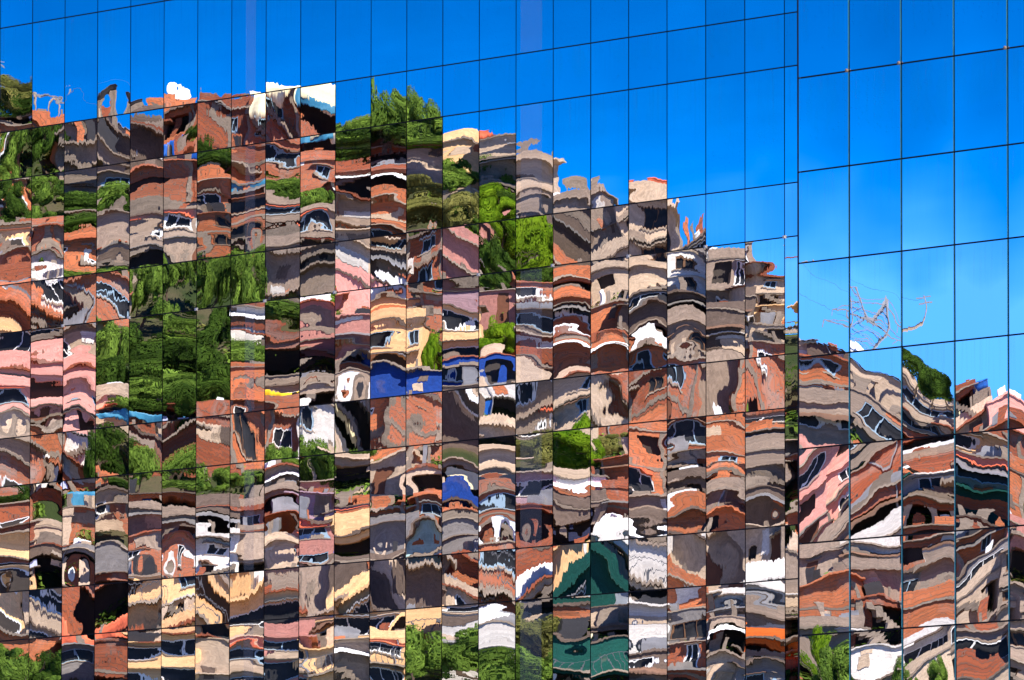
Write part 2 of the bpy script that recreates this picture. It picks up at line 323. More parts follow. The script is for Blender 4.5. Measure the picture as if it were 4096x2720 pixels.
ob('roof', MB().box(XL-.1, XR, .05, 18, ztop+.02, ztop+.7).mesh('roof', 'facade_panel'), wing)
ob('side_wall', MB().box(XL-.12, XL-.06, .14, 18, 0, ztop).mesh('side_wall', 'facade_panel'), wing)
ob('back_wall', MB().box(XL, XR, 18.0, 18.2, 0, ztop).mesh('back_wall', 'facade_panel'), wing)
ob('plinth', MB().box(XL, XR, .03, .3, 0, .3).mesh('plinth', 'concrete'), wing)
ob('core_wall', MB().box(XL+.2, XR-.2, 9.0, 9.3, .3, ztop-.05).mesh('core_wall', 'room_dark'), wing)
slab = MB().box(XL+.2, XR-.2, .2, 8.95, -SHORT+.05, -.05).mesh('floor_slab', 'room_dark')
for k in range(-2, 7): ob('floor_slab', slab, wing, (0, 0, ZT-TALL-k*FLOOR))
cm = MB().box(-.42, .42, .35, 1.15, .3, ztop-.1).mesh('column', 'column_white')
for k in (-9+.47, -1+.47, 7+.47, 15+.47, 23+.47): ob('column', cm, wing, (k*CW, 0, 0))
jm = MB().box(-.05, .05, -.018, .02, -.035, .035).box(-.03, .03, -.03, -.018, -.02, .02).mesh('joint_clip', 'joint_pale')
for c in range(0, 24, 2): ob('joint_clip', jm, wing, (c*CW-.01, 0, zl[5]+.01))
# ---------------------------------------------------------------- block standing in front of the wing
BP = P0+NV*BD+TV*BC0
block = ob('projecting_glass_block', None, None, BP, RZ)
tag(block, 'projecting mirror glass block of wide panes with green glass edges at the right', 'building')
bz = [ZT+BZ]
brow = [(ZT+BZ+(FLOOR-BA), ZT+BZ)]; z = ZT+BZ
for k in range(7):
    h = BA if k % 2 == 0 else FLOOR-BA; brow.append((z, z-h)); z -= h
bm = {}
for h in (BA, FLOOR-BA): bm[round(h, 3)] = (pane_mesh('wide_pane', BW-.052, h-.034, 'block_glass'), MB().box(-.007, .007, -.006, .02, -h/2+.017, h/2-.017).mesh('glass_edge', 'glass_edge_green'))
for (zt, zb) in brow:
    for c in range(-1, 6):
        pm, em = bm[round(zt-zb, 3)]
        o = ob('pane', pm, block, ((c+.5)*BW+.004, 0, (zt+zb)/2)); o.rotation_euler = (rp.gauss(0, .0007), 0, rp.gauss(0, .0005))
        if c >= 0: ob('glass_edge', em, block, (c*BW-.018, 0, (zt+zb)/2))
BZT, BZB = brow[0][0], brow[-1][1]
far = MB()
bfr = []; z = BZT
for k in range(4): bfr.append((z, z+1.95)); z += 1.95
z = BZB
while z > 2: bfr.append((max(.3, z-1.95), z)); z -= 1.95
for (z0, z1) in bfr:
    for c in range(-1, 14): far.box(c*BW+.02, (c+1)*BW-.02, 0, .012, z0+.017, z1-.017)
for (zt, zb) in brow:
    for c in range(6, 14): far.box(c*BW+.02, (c+1)*BW-.02, 0, .012, zb+.017, zt-.017)
tag(ob('pane', far.mesh('far_block_panes', 'block_glass'), block), kind='stuff')
btop = max(q[1] for q in bfr); BX0, BX1 = -BW+.02, 14*BW
ob('side_panel', MB().box(BX0, BX0+.06, .016, 26, 0, btop).mesh('side_panel', 'facade_panel'), block)
ob('backing', MB().box(BX0+.06, BX1, .09, .3, 0, btop).mesh('backing', 'mullion_black'), block)
ob('back_wall', MB().box(BX0+.06, BX1, 25.5, 26, 0, btop).mesh('block_back', 'facade_panel'), block)
ob('roof', MB().box(BX0, BX1, .02, 26, btop+.02, btop+.6).mesh('block_roof', 'facade_panel'), block)
ob('corner_trim', MB().box(BX0-.022, BX0+.004, -.012, .015, 0, btop).mesh('corner_trim', 'mullion_black'), block)
bmul = MB().box(-.05, .05, .02, .088, .3, btop).mesh('block_mullion', 'mullion_black')
for c in range(0, 14): ob('mullion', bmul, block, (c*BW, 0, 0))
btr = MB().box(BX0+.07, BX1-.05, .022, .086, -.05, .05).mesh('block_transom', 'mullion_black')
for zz in [BZT]+[q[1] for q in brow]: ob('transom', btr, block, (0, 0, zz))
bj = MB().lathe([(.028, -.03), (.04, -.01), (.038, .02), (.02, .03)], 10).mesh('joint_bolt', 'joint_rust')
for c in (0, 1, 3):
    o = ob('joint_bolt', bj, block, (c*BW-.035, -.03, brow[0][1]+.012)); o.rotation_euler = (math.pi/2, 0, 0)

# ---------------------------------------------------------------- the hillside that the glass looks at
K = 4096/2361.0
CM = cam.matrix_world.to_3x3()
def ray(vx, vy):
    d = CM @ Vector(((vx*K-2048)/FPX, (1360-vy*K)/FPX, -1)); return d/d.y
BOFF = -2*BD*NV                                     # image in the block's glass stands this far off the wing's image
HY0, HM = 590.0, .5; HZ0 = CAMZ+ray(1180, 1568).z*HY0
def plane(Y): return HZ0+HM*(Y-HY0)
RIDGE = []
for (vx, vy, blk) in [(-700, 330, 0), (-200, 320, 0), (0, 300, 0), (300, 335, 0), (600, 335, 0), (800, 370, 0), (1000, 415, 0), (1190, 500, 0), (1350, 540, 0), (1540, 610, 0), (1720, 720, 0), (1840, 760, 0),
                      (1840, 880, 1), (1960, 890, 1), (2080, 960, 1), (2200, 990, 1), (2361, 1030, 1), (3000, 1250, 1)]:
    d = ray(vx, vy); off = BOFF if blk else Vector((0, 0, 0))
    Y = (HZ0-CAMZ-HM*HY0+HM*off.y)/(d.z-HM); RIDGE.append((d.x*Y+off.x, Y+off.y))
RIDGE.sort()
def ridge(X):
    if X <= RIDGE[0][0]: return RIDGE[0][1]
    for (a, b), (c, d) in zip(RIDGE, RIDGE[1:]):
        if X <= c: return b+(d-b)*(X-a)/max(1e-6, c-a)
    return RIDGE[-1][1]
def H(X, Y):
    yr = ridge(X); h = plane(Y) if Y <= yr else plane(yr)-.45*(Y-yr)
    return max(-1.0, h)
def hill_hit(vx, vy, blk=0):
    d = ray(vx, vy); off = BOFF if blk else Vector((0, 0, 0)); Y = 480.0
    while Y < 800:
        q = d*Y; q = q+off
        if CAMZ+d.z*Y <= H(q.x, q.y): break
        if q.y > ridge(q.x)-1.5: break
        Y += .5
    q = d*Y+off; q.z = H(q.x, q.y) if Y < 800 else CAMZ+d.z*Y
    return q, Y, CAMZ+d.z*Y                         # point in the wing's image, range, height of the sight line there
tm = MB(); xs = [-320+5*i for i in range(129)]; ys = [490+4*i for i in range(90)]
rt = random.Random(3)
for Y in ys:
    for X in xs:
        e = max(0.0, min(1.0, (abs(X)-140)/170)); e = 1-e*e*(3-2*e)
        p = reflect(Vector((X, Y, 0))); hz = max(H(X, Y)-.5+rt.uniform(-.35, .25), -1); tm.v.append((p.x, p.y, hz*e-1.2*(1-e)))
nx = len(xs)
for j in range(len(ys)-1):
    for i in range(nx-1): a = j*nx+i; tm.f.append((a, a+nx, a+nx+1, a+1))
struct('hillside', tm.mesh('hillside', 'soil', smooth=True))

def frame_at(q, yaw):
    """real position and turn of something whose image stands at q, facing the viewer with the given yaw"""
    p = reflect(Vector((q.x, q.y, 0))); p.z = q.z
    r = Vector((math.cos(yaw), math.sin(yaw), 0)); r = r-2*r.dot(NV)*NV
    return p, math.atan2(-r.y, -r.x)

WINC = {}
def window_meshes(w, h, fm):
    k = (round(w, 1), round(h, 1), fm)
    if k not in WINC:
        w, h = k[0], k[1]; f = MB(); t = .07
        f.box(-w/2, w/2, -.03, .06, h/2-t, h/2).box(-w/2, w/2, -.03, .06, -h/2, -h/2+t).box(-w/2, -w/2+t, -.03, .06, -h/2+t, h/2-t).box(w/2-t, w/2, -.03, .06, -h/2+t, h/2-t)
        n = max(1, int(w/.75))
        for i in range(1, n+1):
            if i < n+1 and n > 0: x = -w/2+w*i/(n+1); f.box(x-.025, x+.025, -.01, .05, -h/2+t, h/2-t)
        WINC[k] = (f.mesh('window_frame', fm), MB().box(-w/2+t, w/2-t, .062, .08, -h/2+t, h/2-t).mesh('window_pane', 'house_glass'), MB().box(-w/2-.1, w/2+.1, -.12, -.031, -h/2-.09, -h/2-.005).mesh('window_sill', 'pale_concrete'))
    return WINC[k]
def wall_mesh(w, h, dep, z0, ops, mat):
    b = MB(); x0, x1 = -w/2, w/2
    X = sorted({x0, x1, *[v for o in ops for v in (o[0], o[1])]}); Z = sorted({z0, h, *[v for o in ops for v in (o[2], o[3])]})
    for i in range(len(X)-1):
        for j in range(len(Z)-1):
            cx, cz = (X[i]+X[i+1])/2, (Z[j]+Z[j+1])/2
            if any(o[0] < cx < o[1] and o[2] < cz < o[3] for o in ops): continue
            b.quad((X[i], 0, Z[j]), (X[i+1], 0, Z[j]), (X[i+1], 0, Z[j+1]), (X[i], 0, Z[j+1]))
    for (a, c, d, e, r) in ops:
        b.quad((a, 0, d), (a, r, d), (a, r, e), (a, 0, e)); b.quad((c, 0, e), (c, r, e), (c, r, d), (c, 0, d))
        b.quad((a, 0, e), (a, r, e), (c, r, e), (c, 0, e)); b.quad((a, r, d), (a, 0, d), (c, 0, d), (c, r, d))
        b.quad((a, r, d), (c, r, d), (c, r, e), (a, r, e))
    b.quad((x1, 0, z0), (x1, dep, z0), (x1, dep, h), (x1, 0, h)); b.quad((x0, dep, z0), (x0, 0, z0), (x0, 0, h), (x0, dep, h))
    b.quad((x1, dep, z0), (x0, dep, z0), (x0, dep, h), (x1, dep, h)); b.quad((x0, 0, h), (x1, 0, h), (x1, dep, h), (x0, dep, h))
    return b.mesh('wall', mat)
def sheet_mesh(w, d, drop, mat, amp=.045, n=None, th=.03):
    """corrugated roofing sheet falling towards the front"""
    n = n or max(8, int(w/.16)); b = MB()
    for s in (0, 1):
        for i in range(n+1):
            x = -w/2+w*i/n; dz = amp*(1 if i % 2 else -1)-s*th
            b.v += [(x, -.35, -drop/2+dz), (x, d, drop/2+dz)]
    m_ = 2*(n+1)
    for i in range(n):
        b.f.append((2*i, 2*i+2, 2*i+3, 2*i+1)); b.f.append((m_+2*i, m_+2*i+1, m_+2*i+3, m_+2*i+2)); b.f.append((2*i, m_+2*i, m_+2*i+2, 2*i+2))
    return b.mesh('roof_sheet', mat)
ORD = ['first', 'second', 'third', 'fourth', 'fifth', 'sixth', 'seventh', 'eighth', 'ninth', 'tenth', 'eleventh', 'twelfth', 'thirteenth', 'fourteenth', 'fifteenth', 'sixteenth', 'seventeenth', 'eighteenth', 'nineteenth', 'twentieth',
       'twenty-first', 'twenty-second', 'twenty-third', 'twenty-fourth', 'twenty-fifth', 'twenty-sixth', 'twenty-seventh', 'twenty-eighth', 'twenty-ninth', 'thirtieth']
ORD += ['thirty-'+a for a in ORD[:9]]+['fortieth']+[t_+'-'+a if a else n_ for t_, n_ in (('forty', 'fiftieth'), ('fifty', 'sixtieth'), ('sixty', 'seventieth'), ('seventy', 'eightieth')) for a in ORD[:9]+['']]
ROOFTOPS = []
def house(vx0, vy0, vx1, vy1, code, feat, blk, rr):
    if not blk and vy0 < 335 and vx0 >= 0 and vx0 < 1000: vy0 += 20
    if vx1-vx0 < 90: c = (vx0+vx1)/2; vx0, vx1 = c-46, c+46
    q, Y, zs = hill_hit((vx0+vx1)/2, vy1, blk)
    mpp = K*Y/FPX; w = (vx1-vx0)*mpp*1.04; h = (vy1-vy0)*mpp
    yaw = rr.gauss(0, .10) if 'Z' not in feat else 0
    base = zs; q.z = base
    p, rz = frame_at(q, yaw)
    low = min(-1.0, H(q.x, q.y)-base-1.5)
    e = ob('house', None, None, p, rz); dep = rr.uniform(4.5, 6.5)
    mat = WALLS[code]; ns_ = max(1, int(round(h/2.1))); fh = h/ns_
    ops = []; wins = []; doors = []
    fm = rr.choice(['window_frame_white', 'window_frame_white', 'window_frame_blue', 'window_frame_wood', 'window_frame_blue'])
    for s in range(ns_):
        zb = s*fh
        if 'o' in feat and (s == 0 or 'O' in feat):                     # open porch
            m_ = .25; ops.append((-w/2+m_, w/2-m_ if w < 3.5 else rr.uniform(0, w/2-m_), zb+.08, zb+fh*.80, 2.2)); continue
        if 'x' in feat:                                                 # band of glazing
            a, b_ = -w/2+.35, w/2-.35; ops.append((a, b_, zb+fh*.36, zb+fh*.80, .14)); wins.append((a, b_, zb+fh*.36, zb+fh*.80)); continue
        if 'w' in feat:
            n = max(1, int(w/rr.uniform(1.3, 2.1)))
            for i in range(n):
                cx = -w/2+w*(i+.5)/n+rr.uniform(-.2, .2); ww = min(rr.choice([.6, .8, 1.0, 1.2]), w/n-.35); hh = min(rr.choice([.8, 1.0, 1.1]), fh*.5)
                if ww < .4: continue
                if s == 0 and rr.random() < .22 and fh > 1.7 and ww > .6:
                    dh = min(2.0, fh-.25); ops.append((cx-.37, cx+.37, zb+.02, zb+dh+.02, .15)); doors.append((cx, zb+dh/2+.02, dh)); continue
                zc = zb+fh*.56
                if rr.random() < .25: ops.append((cx-ww/2, cx+ww/2, zc-hh/2, zc+hh/2, .5))
                else: ops.append((cx-ww/2, cx+ww/2, zc-hh/2, zc+hh/2, .14)); wins.append((cx-ww/2, cx+ww/2, zc-hh/2, zc+hh/2))
    me = wall_mesh(w, h, dep, low, ops, mat)
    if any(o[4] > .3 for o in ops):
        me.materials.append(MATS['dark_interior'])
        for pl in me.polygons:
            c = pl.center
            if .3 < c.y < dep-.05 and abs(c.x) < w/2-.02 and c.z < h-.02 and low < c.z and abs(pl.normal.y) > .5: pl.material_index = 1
    ob('wall', me, e)
    for (a, b_, z0, z1) in wins:
        f, g, si = window_meshes(b_-a, z1-z0, fm)
        fo = ob('window', f, e, ((a+b_)/2, .05, (z0+z1)/2)); ob('pane', g, fo)
        if z1-z0 > .7: ob('sill', si, fo)
    for (cx, cz, dh) in doors: ob('door', MB().box(-.36, .36, .05, .10, -dh/2+.02, dh/2-.02).mesh('door', rr.choice(['door_wood', 'door_metal', 'door_wood'])), e, (cx, 0, cz))
    # roof
    oh = rr.choice([.15, .3, .5, .8, 1.0])
    if 'r' in feat:
        ob('roof', sheet_mesh(w+.6, dep*.75, 1.5, 'terracotta', .06, max(8, int(w/.14))), e, (0, 0, h+.82))
    elif 't' in feat:
        ob('roof', sheet_mesh(w+.5, dep, .35, rr.choice(['tin_grey', 'fibre_cement', 'tin_rust', 'fibre_cement'])), e, (0, 0, h+.26))
    else:
        ro = ob('roof', MB().box(-w/2-oh*.5, w/2+oh*.5, -oh, dep, h, h+.13).mesh('roof', rr.choice(['concrete', 'dark_render', 'pale_concrete', mat, mat, 'grey_render', 'red_brown_brick'])), e)
        if 'p' in feat or rr.random() < .35:
            ph = rr.uniform(.4, .9); ob('parapet', MB().box(-w/2, w/2, -.02, .14, h+.16, h+.16+ph).mesh('parapet', mat), ro)
        if 'k' in feat or rr.random() < .3:
            for sx in (-1, 0, 1): ob('column_stub', MB().box(-.11, .11, -.11, .11, 0, rr.uniform(.4, 1.1)).mesh('column_stub', 'concrete'), ro, (sx*(w/2-.15), .2, h+.16))
    # frame, ledges
    for s in range(1, ns_+1):
        z0 = s*fh
        if code in 'BRM' and s < ns_: ob('ring_beam', MB().box(-w/2-.02, w/2+.02, -.03, .0, z0-.14, z0+.08).mesh('ring_beam', 'concrete'), e)
        elif s < ns_ and rr.random() < .75: ob('ledge', MB().box(-w/2-.05, w/2+.05, -rr.uniform(.15, .7), -.002, z0-.10, z0).mesh('ledge', rr.choice(['pale_concrete', 'concrete', mat, mat, 'dark_render', 'fibre_cement', 'white_paint'])), e)
    if code in 'BRM':
        for sx in (-1, 1): ob('corner_column', MB().box(-.11, .11, -.025, 0, low, h).mesh('corner_column', 'concrete'), e, (sx*(w/2-.12), 0, 0))
    if 'b' in feat and ns_ >= 1:
        zz = fh*(ns_-1)+.02; bl = ob('balcony', MB().box(-w/2+.1, w/2-.1, -1.0, -.004, zz-.14, zz).mesh('balcony', 'pale_concrete'), e)
        rm = MB().box(-w/2+.1, w/2-.1, -.98, -.94, zz+.92, zz+.97); n = int(w/.28)
        for i in range(n+1): x = -w/2+.12+(w-.24)*i/n; rm.box(x-.015, x+.015, -.97, -.95, zz, zz+.92)
        ob('railing', rm.mesh('railing', 'railing_metal'), bl)
    if 'a' in feat:
        zz = h*.62; b = MB(); b.v = [(-w/2, -.01, zz+.35), (w/2, -.01, zz+.35), (w/2, -1.3, zz), (-w/2, -1.3, zz), (-w/2, -.01, zz+.31), (w/2, -.01, zz+.31), (w/2, -1.3, zz-.04), (-w/2, -1.3, zz-.04)]
        b.f = [(0, 3, 2, 1), (4, 5, 6, 7), (3, 7, 6, 2), (0, 4, 7, 3), (1, 2, 6, 5)]; ob('awning', b.mesh('awning', rr.choice(['cloth_white', 'tin_grey', 'fibre_cement', 'tin_rust'])), e)
    # clutter on the front
    if rr.random() < .35 and w > 2.4:
        sw, dr = rr.uniform(.7, .9), rr.choice((-1, 1)); b = MB(); nst = int(fh/.2)
        for i in range(nst): b.box(-nst*.13+i*.26, -nst*.13+i*.26+.27, -sw, -.01, i*.2-.35, i*.2+.0)
        if nst*.26 < w: so = ob('stair', b.mesh('stair', 'concrete'), e, (rr.uniform(-.2, .2), 0, .0)); so.scale.x = dr
    for i in range(rr.randrange(0, 4)):
        pw, ph2 = rr.uniform(.3, 1.4), rr.uniform(.3, 1.2); px = rr.uniform(-w/2+pw/2, w/2-pw/2) if w > pw else 0; pz = rr.uniform(.4, max(.5, h-ph2))
        if any(px-pw/2 < o_[1] and px+pw/2 > o_[0] and pz < o_[3] and pz+ph2 > o_[2] for o_ in ops): continue
        ob('render_patch', MB().box(px-pw/2, px+pw/2, -.035, -.006, pz, pz+ph2).mesh('render_patch', rr.choice(['concrete', 'grey_render', 'tan_render', 'dark_render', 'white_paint', 'orange_brick'])), e)
    for o_ in ops:
        if o_[4] < 1 and rr.random() < .4:
            vz = o_[3]+.06; ob('canopy', MB().box(o_[0]-.15, o_[1]+.15, -rr.uniform(.3, .7), -.003, vz, vz+.07).mesh('canopy', rr.choice(['concrete', 'tin_rust', 'fibre_cement', 'terracotta', 'tin_grey'])), e)
        elif o_[4] > 1:
            for i in range(rr.randrange(1, 5)):
                x_ = rr.uniform(o_[0], o_[1]); hh = rr.uniform(.3, min(1.4, o_[3]-o_[2])); ww = rr.uniform(.2, .7)
                b = MB().box(-ww/2, ww/2, .1, .16, 0, hh); ob('hanging_cloth', b.mesh('hanging_cloth', rr.choice(['cloth_white', 'cloth_pale', 'tan_render', 'tarp_blue', 'cloth_cream', 'tan_render', 'cloth_dark', 'orange_brick', 'grey_render', 'red_brown_brick'])), e, (max(o_[0]+ww/2, min(o_[1]-ww/2, x_)), i*.13, rr.uniform(o_[2], o_[3]-hh)))
    if 'r' not in feat and 't' not in feat:
        for i in range(rr.randrange(0, 4)):
            bw = rr.uniform(.2, .9); bh = rr.uniform(.3, 1.2); ob('rooftop_box', MB().box(-bw/2, bw/2, 0, .7, 0, bh).mesh('rooftop_box', rr.choice(['orange_brick', 'concrete', 'tin_grey', 'tank_dark', 'cloth_white', 'tan_render', 'red_brown_brick'])), e, (rr.uniform(-w/2+.5, w/2-.5) if w > 1.2 else 0, rr.uniform(.2, 2), h+.17))
    if rr.random() < .12:
        px = rr.uniform(-w/2+.2, w/2-.2); ob('drain_pipe', MB().bar((px, -.06, low), (px, -.06, h), .05, 6).mesh('drain_pipe', 'tin_grey'), e)
    rf = 'tiled roof' if 'r' in feat else 'sheet roof' if 't' in feat else 'flat roof'
    st = ['', 'low', 'two-level', 'three-level', 'four-level', 'tall'][min(5, ns_)]
    e['_d'] = '%s %s house with %s' % (MATN[code], st, rf)
    ROOFTOPS.append((e, w, h, dep, vx0, vx1, vy0, blk))
    return e, q

# houses: left, top, right, base in the reflection, wall, features
HOUSES = """
0 240 78 312 G o|80 256 150 315 B k|148 258 226 330 A t|222 272 300 385 H k|296 268 380 378 H pw|378 250 458 335 B ok|456 246 536 338 R t|532 240 614 336 R wk
610 235 694 330 M wk|690 230 778 332 R ok|948 312 1024 404 A w|1018 314 1108 380 C p|1104 322 1194 400 A w|1186 350 1242 505 A wk|1240 444 1358 500 G k
1276 476 1362 590 H t|1360 470 1452 592 G t|1448 470 1540 596 A w|1540 520 1632 575 S x|1545 578 1632 690 W w|1628 566 1722 690 G w|1716 614 1842 725 A w|1716 716 1842 770 C n
150 318 228 415 G n|224 372 304 440 G w|300 372 380 470 M w|376 372 458 470 R n|376 460 458 530 G t|454 392 536 478 B w|454 470 536 592 B wk|532 338 616 440 R n|532 430 616 480 S a|532 470 616 592 M x
612 328 776 425 M wk|612 490 776 600 G w|772 345 858 410 H o|856 340 938 410 R o|772 405 938 488 R oa|772 480 858 562 G n|852 486 940 560 B n|936 344 1022 420 R w|1018 440 1106 470 A n|1190 505 1300 615 H n
0 540 78 610 R n|72 540 150 612 M w|146 545 228 612 B w|224 480 306 614 G n|300 490 458 618 G w|1104 400 1190 450 A w
0 600 76 660 W w|72 606 150 655 W n|0 650 78 708 W w|0 700 76 758 B n|72 648 150 756 W x|146 645 226 755 H o|222 660 294 760 M w|606 588 694 706 G n|766 566 858 668 A n|852 552 938 612 B x|852 600 938 660 H a|934 542 1022 650 R w|1018 540 1108 648 Q n
0 752 148 850 C x|142 746 226 838 A w|0 836 226 905 P n|0 882 226 1010 P w|532 704 616 785 W a|532 862 616 1005 B w|606 770 694 872 R o|686 690 774 812 Q n|766 650 858 770 P n|766 735 858 880 Q a
850 668 938 735 C n|850 730 938 852 C wd|934 650 1022 745 M n|1016 654 1108 722 L t|1016 718 1108 850 C w|1100 668 1194 750 Q w|606 864 858 905 B n|606 888 690 955 G w|686 888 772 955 G o|766 888 858 950 G w|850 828 1022 925 U n|1016 826 1194 922 U w
1186 620 1280 705 M w|1186 700 1280 770 H x|1186 762 1280 846 R n|1186 840 1280 905 G w|1272 616 1364 690 B o|1272 682 1364 775 B wa|1358 682 1452 775 B n|1272 765 1452 862 B a|1358 596 1452 676 A w|1446 596 1542 668 A n|1446 660 1542 704 S x|1446 700 1542 810 H o|1446 800 1542 870 B w
1538 685 1634 770 H oa|1538 760 1634 865 G w|1628 682 1722 830 H a|1714 764 1842 835 A w
0 1008 74 1118 G n|70 1004 150 1118 B o|142 1002 226 1068 W t|142 1058 226 1110 B n|452 972 536 1070 R n|530 942 616 1046 B w|606 946 694 1030 M w|686 942 774 1036 W w|768 942 856 1010 W o|850 934 936 1034 B w|932 930 1022 1040 M n|1016 900 1108 1018 H a|1100 900 1194 1018 W o
1186 884 1280 996 G w|1274 880 1366 996 A w|1358 886 1454 985 M w|1446 876 1542 985 R w|1446 976 1542 1140 B w|1358 1042 1454 1140 B na|1538 836 1634 968 M w|1538 966 1634 1062 R x|1538 1052 1634 1118 W o|1628 842 1722 936 G n|1628 962 1722 1040 B n|1628 1032 1722 1160 B w|1714 826 1842 945 M wk|1714 940 1842 1008 G x|1714 1004 1842 1060 S n|1714 1054 1842 1170 G n
296 1010 376 1085 R n|372 1000 456 1085 R w|300 935 456 1000 R o|612 1062 694 1136 G a|770 1040 852 1130 A ok|850 1044 936 1126 A w|686 1104 774 1150 Q n|222 920 300 1000 A w|0 1188 148 1250 A n|142 1160 226 1222 M n|218 1130 300 1205 A w|296 1146 460 1200 B o|296 1190 460 1250 G a|296 1244 460 1345 M w|0 1228 76 1282 B b|0 1300 76 1370 M o|68 1246 148 1350 H o|140 1268 226 1350 S o|216 1262 300 1345 S n|452 1150 536 1240 H oa|452 1222 536 1345 W w|530 1150 616 1215 G x|530 1208 616 1340 G o
606 1130 694 1200 G o|606 1192 694 1262 O n|606 1254 694 1320 A n|686 1142 774 1210 L n|686 1204 774 1320 Q x|766 1172 856 1230 L w|766 1222 856 1312 C o|848 1172 936 1225 B a|848 1218 936 1310 S n|932 1064 1022 1156 A o|1014 1064 1108 1156 G o|932 1150 1022 1232 B x|932 1222 1022 1290 Y n|1014 1140 1108 1190 U n|1014 1184 1108 1282 S w|1100 1034 1194 1160 A n|1100 1156 1194 1274 M w
1186 1094 1280 1180 L x|1274 1100 1366 1180 L a|1186 1172 1280 1272 R o|1274 1172 1366 1270 H o|1358 1134 1454 1262 R a|1446 1130 1542 1215 G n|1446 1206 1542 1260 H a|1538 1130 1634 1205 H w|1538 1192 1634 1258 B n|1628 1150 1722 1200 G n|1628 1194 1722 1254 B w|1714 1160 1842 1260 H a
0 1372 74 1460 C w|68 1362 150 1480 A w|142 1350 300 1440 R o|142 1470 226 1560 S x|220 1470 300 1600 R o|292 1344 376 1460 C wb|370 1344 460 1460 C w|452 1336 536 1470 C wb|292 1452 376 1600 C x|370 1452 460 1600 C x|452 1462 536 1600 A n|530 1330 616 1375 A t|530 1370 616 1470 C x|606 1318 694 1380 G n|606 1372 694 1470 C x|686 1312 774 1390 G t|686 1384 774 1500 C w
766 1308 856 1400 H n|848 1300 936 1400 H n|766 1392 856 1480 C x|848 1392 936 1480 C w|528 1462 616 1600 A x|606 1462 694 1600 Q x|686 1480 774 1600 C b|766 1470 856 1600 A a|848 1472 936 1610 C xb|932 1296 1022 1420 H n|932 1400 1022 1490 C b|1014 1272 1108 1360 B n|1014 1350 1108 1415 A w|1100 1274 1194 1395 M wb
1014 1408 1108 1600 W a|1100 1392 1194 1600 W n|1186 1270 1280 1360 R n|1186 1350 1280 1410 A o|1272 1270 1366 1326 C n|1272 1318 1454 1400 T w|1358 1262 1454 1330 W o|1446 1262 1542 1390 W ob|1272 1392 1454 1452 A n|1272 1440 1454 1490 H o|1272 1478 1454 1620 T bo|1446 1384 1542 1510 W n|1446 1500 1542 1620 H wa|1538 1245 1634 1345 A n|1628 1246 1722 1340 A w|1538 1338 1634 1420 B n|1628 1352 1722 1410 W a
1538 1412 1634 1500 S x|1538 1490 1634 1620 R wa|1628 1408 1722 1510 G oa|1628 1500 1722 1620 A n|1714 1248 1842 1360 A w|1714 1352 1842 1420 W a|1714 1414 1842 1490 G n|1714 1482 1842 1540 O o|1714 1530 1842 1640 S w|1842 1250 1900 1400 G n
"""
BLOCK_HOUSES = """
1800 790 1905 850 A t|1890 800 1968 850 H t|1835 838 1965 950 B w|1835 940 1965 1036 G wa|1956 850 2086 935 A t|1956 925 2086 1030 G x|2074 884 2206 1020 A w|2198 895 2275 960 R o|2198 962 2326 1025 A k|2316 950 2420 1025 P n
1830 1040 1910 1250 P wZ|1905 1038 2002 1230 P w|1996 1060 2086 1170 R n|2074 1010 2206 1100 R ot|2198 1010 2326 1070 C w|2316 1015 2420 1110 R w|2074 1092 2206 1150 G a|2198 1064 2326 1140 G xa|2074 1140 2150 1200 W w|2140 1134 2330 1215 T n|1990 1160 2086 1262 R oa|2074 1196 2206 1262 R o|2198 1208 2330 1262 R n|2316 1105 2420 1262 B w|1800 1215 1920 1270 Q w
1835 1256 1965 1340 G w|1956 1252 2086 1330 W a|2074 1255 2206 1330 M w|2198 1250 2326 1325 B wa|2316 1255 2420 1350 Q o|1835 1330 1965 1470 B n|1956 1322 2086 1400 G n|1956 1390 2086 1470 R o|2074 1320 2206 1400 S x|2074 1390 2206 1475 B n|2198 1318 2326 1385 S x|2198 1378 2326 1470 A o|2316 1345 2420 1480 G x
1835 1455 1965 1560 G n|1956 1462 2086 1600 W n|2074 1462 2206 1540 W x|2074 1530 2206 1640 A n|2198 1462 2326 1560 G xb|2198 1550 2326 1640 A w|2316 1470 2420 1640 G w
"""
def build(table, blk, seed):
    rr = random.Random(seed); out = []
    for rec in table.replace('\n', '|').split('|'):
        f = rec.split()
        if len(f) < 5: continue
        x0, y0, x1, y1 = map(float, f[:4]); e, q = house(x0, y0, x1, y1, f[4], f[5] if len(f) > 5 else 'n', blk, rr); out.append((y1, (x0+x1)/2, e))
    return out
def name_tier(lst, where):
    lst.sort(key=lambda a: a[0]); tiers = []
    for it in lst:
        if tiers and it[0]-tiers[-1][0][0] < 75: tiers[-1].append(it)
        else: tiers.append([it])
    for ti, t_ in enumerate(tiers):
        t_.sort(key=lambda a: a[1])
        for i, (_, _, e) in enumerate(t_):
            d = e['_d']; del e['_d']
            tag(e, '%s, %s from left, %s terrace %s' % (d, ORD[min(i, 29)], ORD[ti], where), 'house', 'houses up the reflected hillside')
name_tier(build(HOUSES, 0, 21), 'down')
name_tier(build(BLOCK_HOUSES, 1, 22), 'in block')
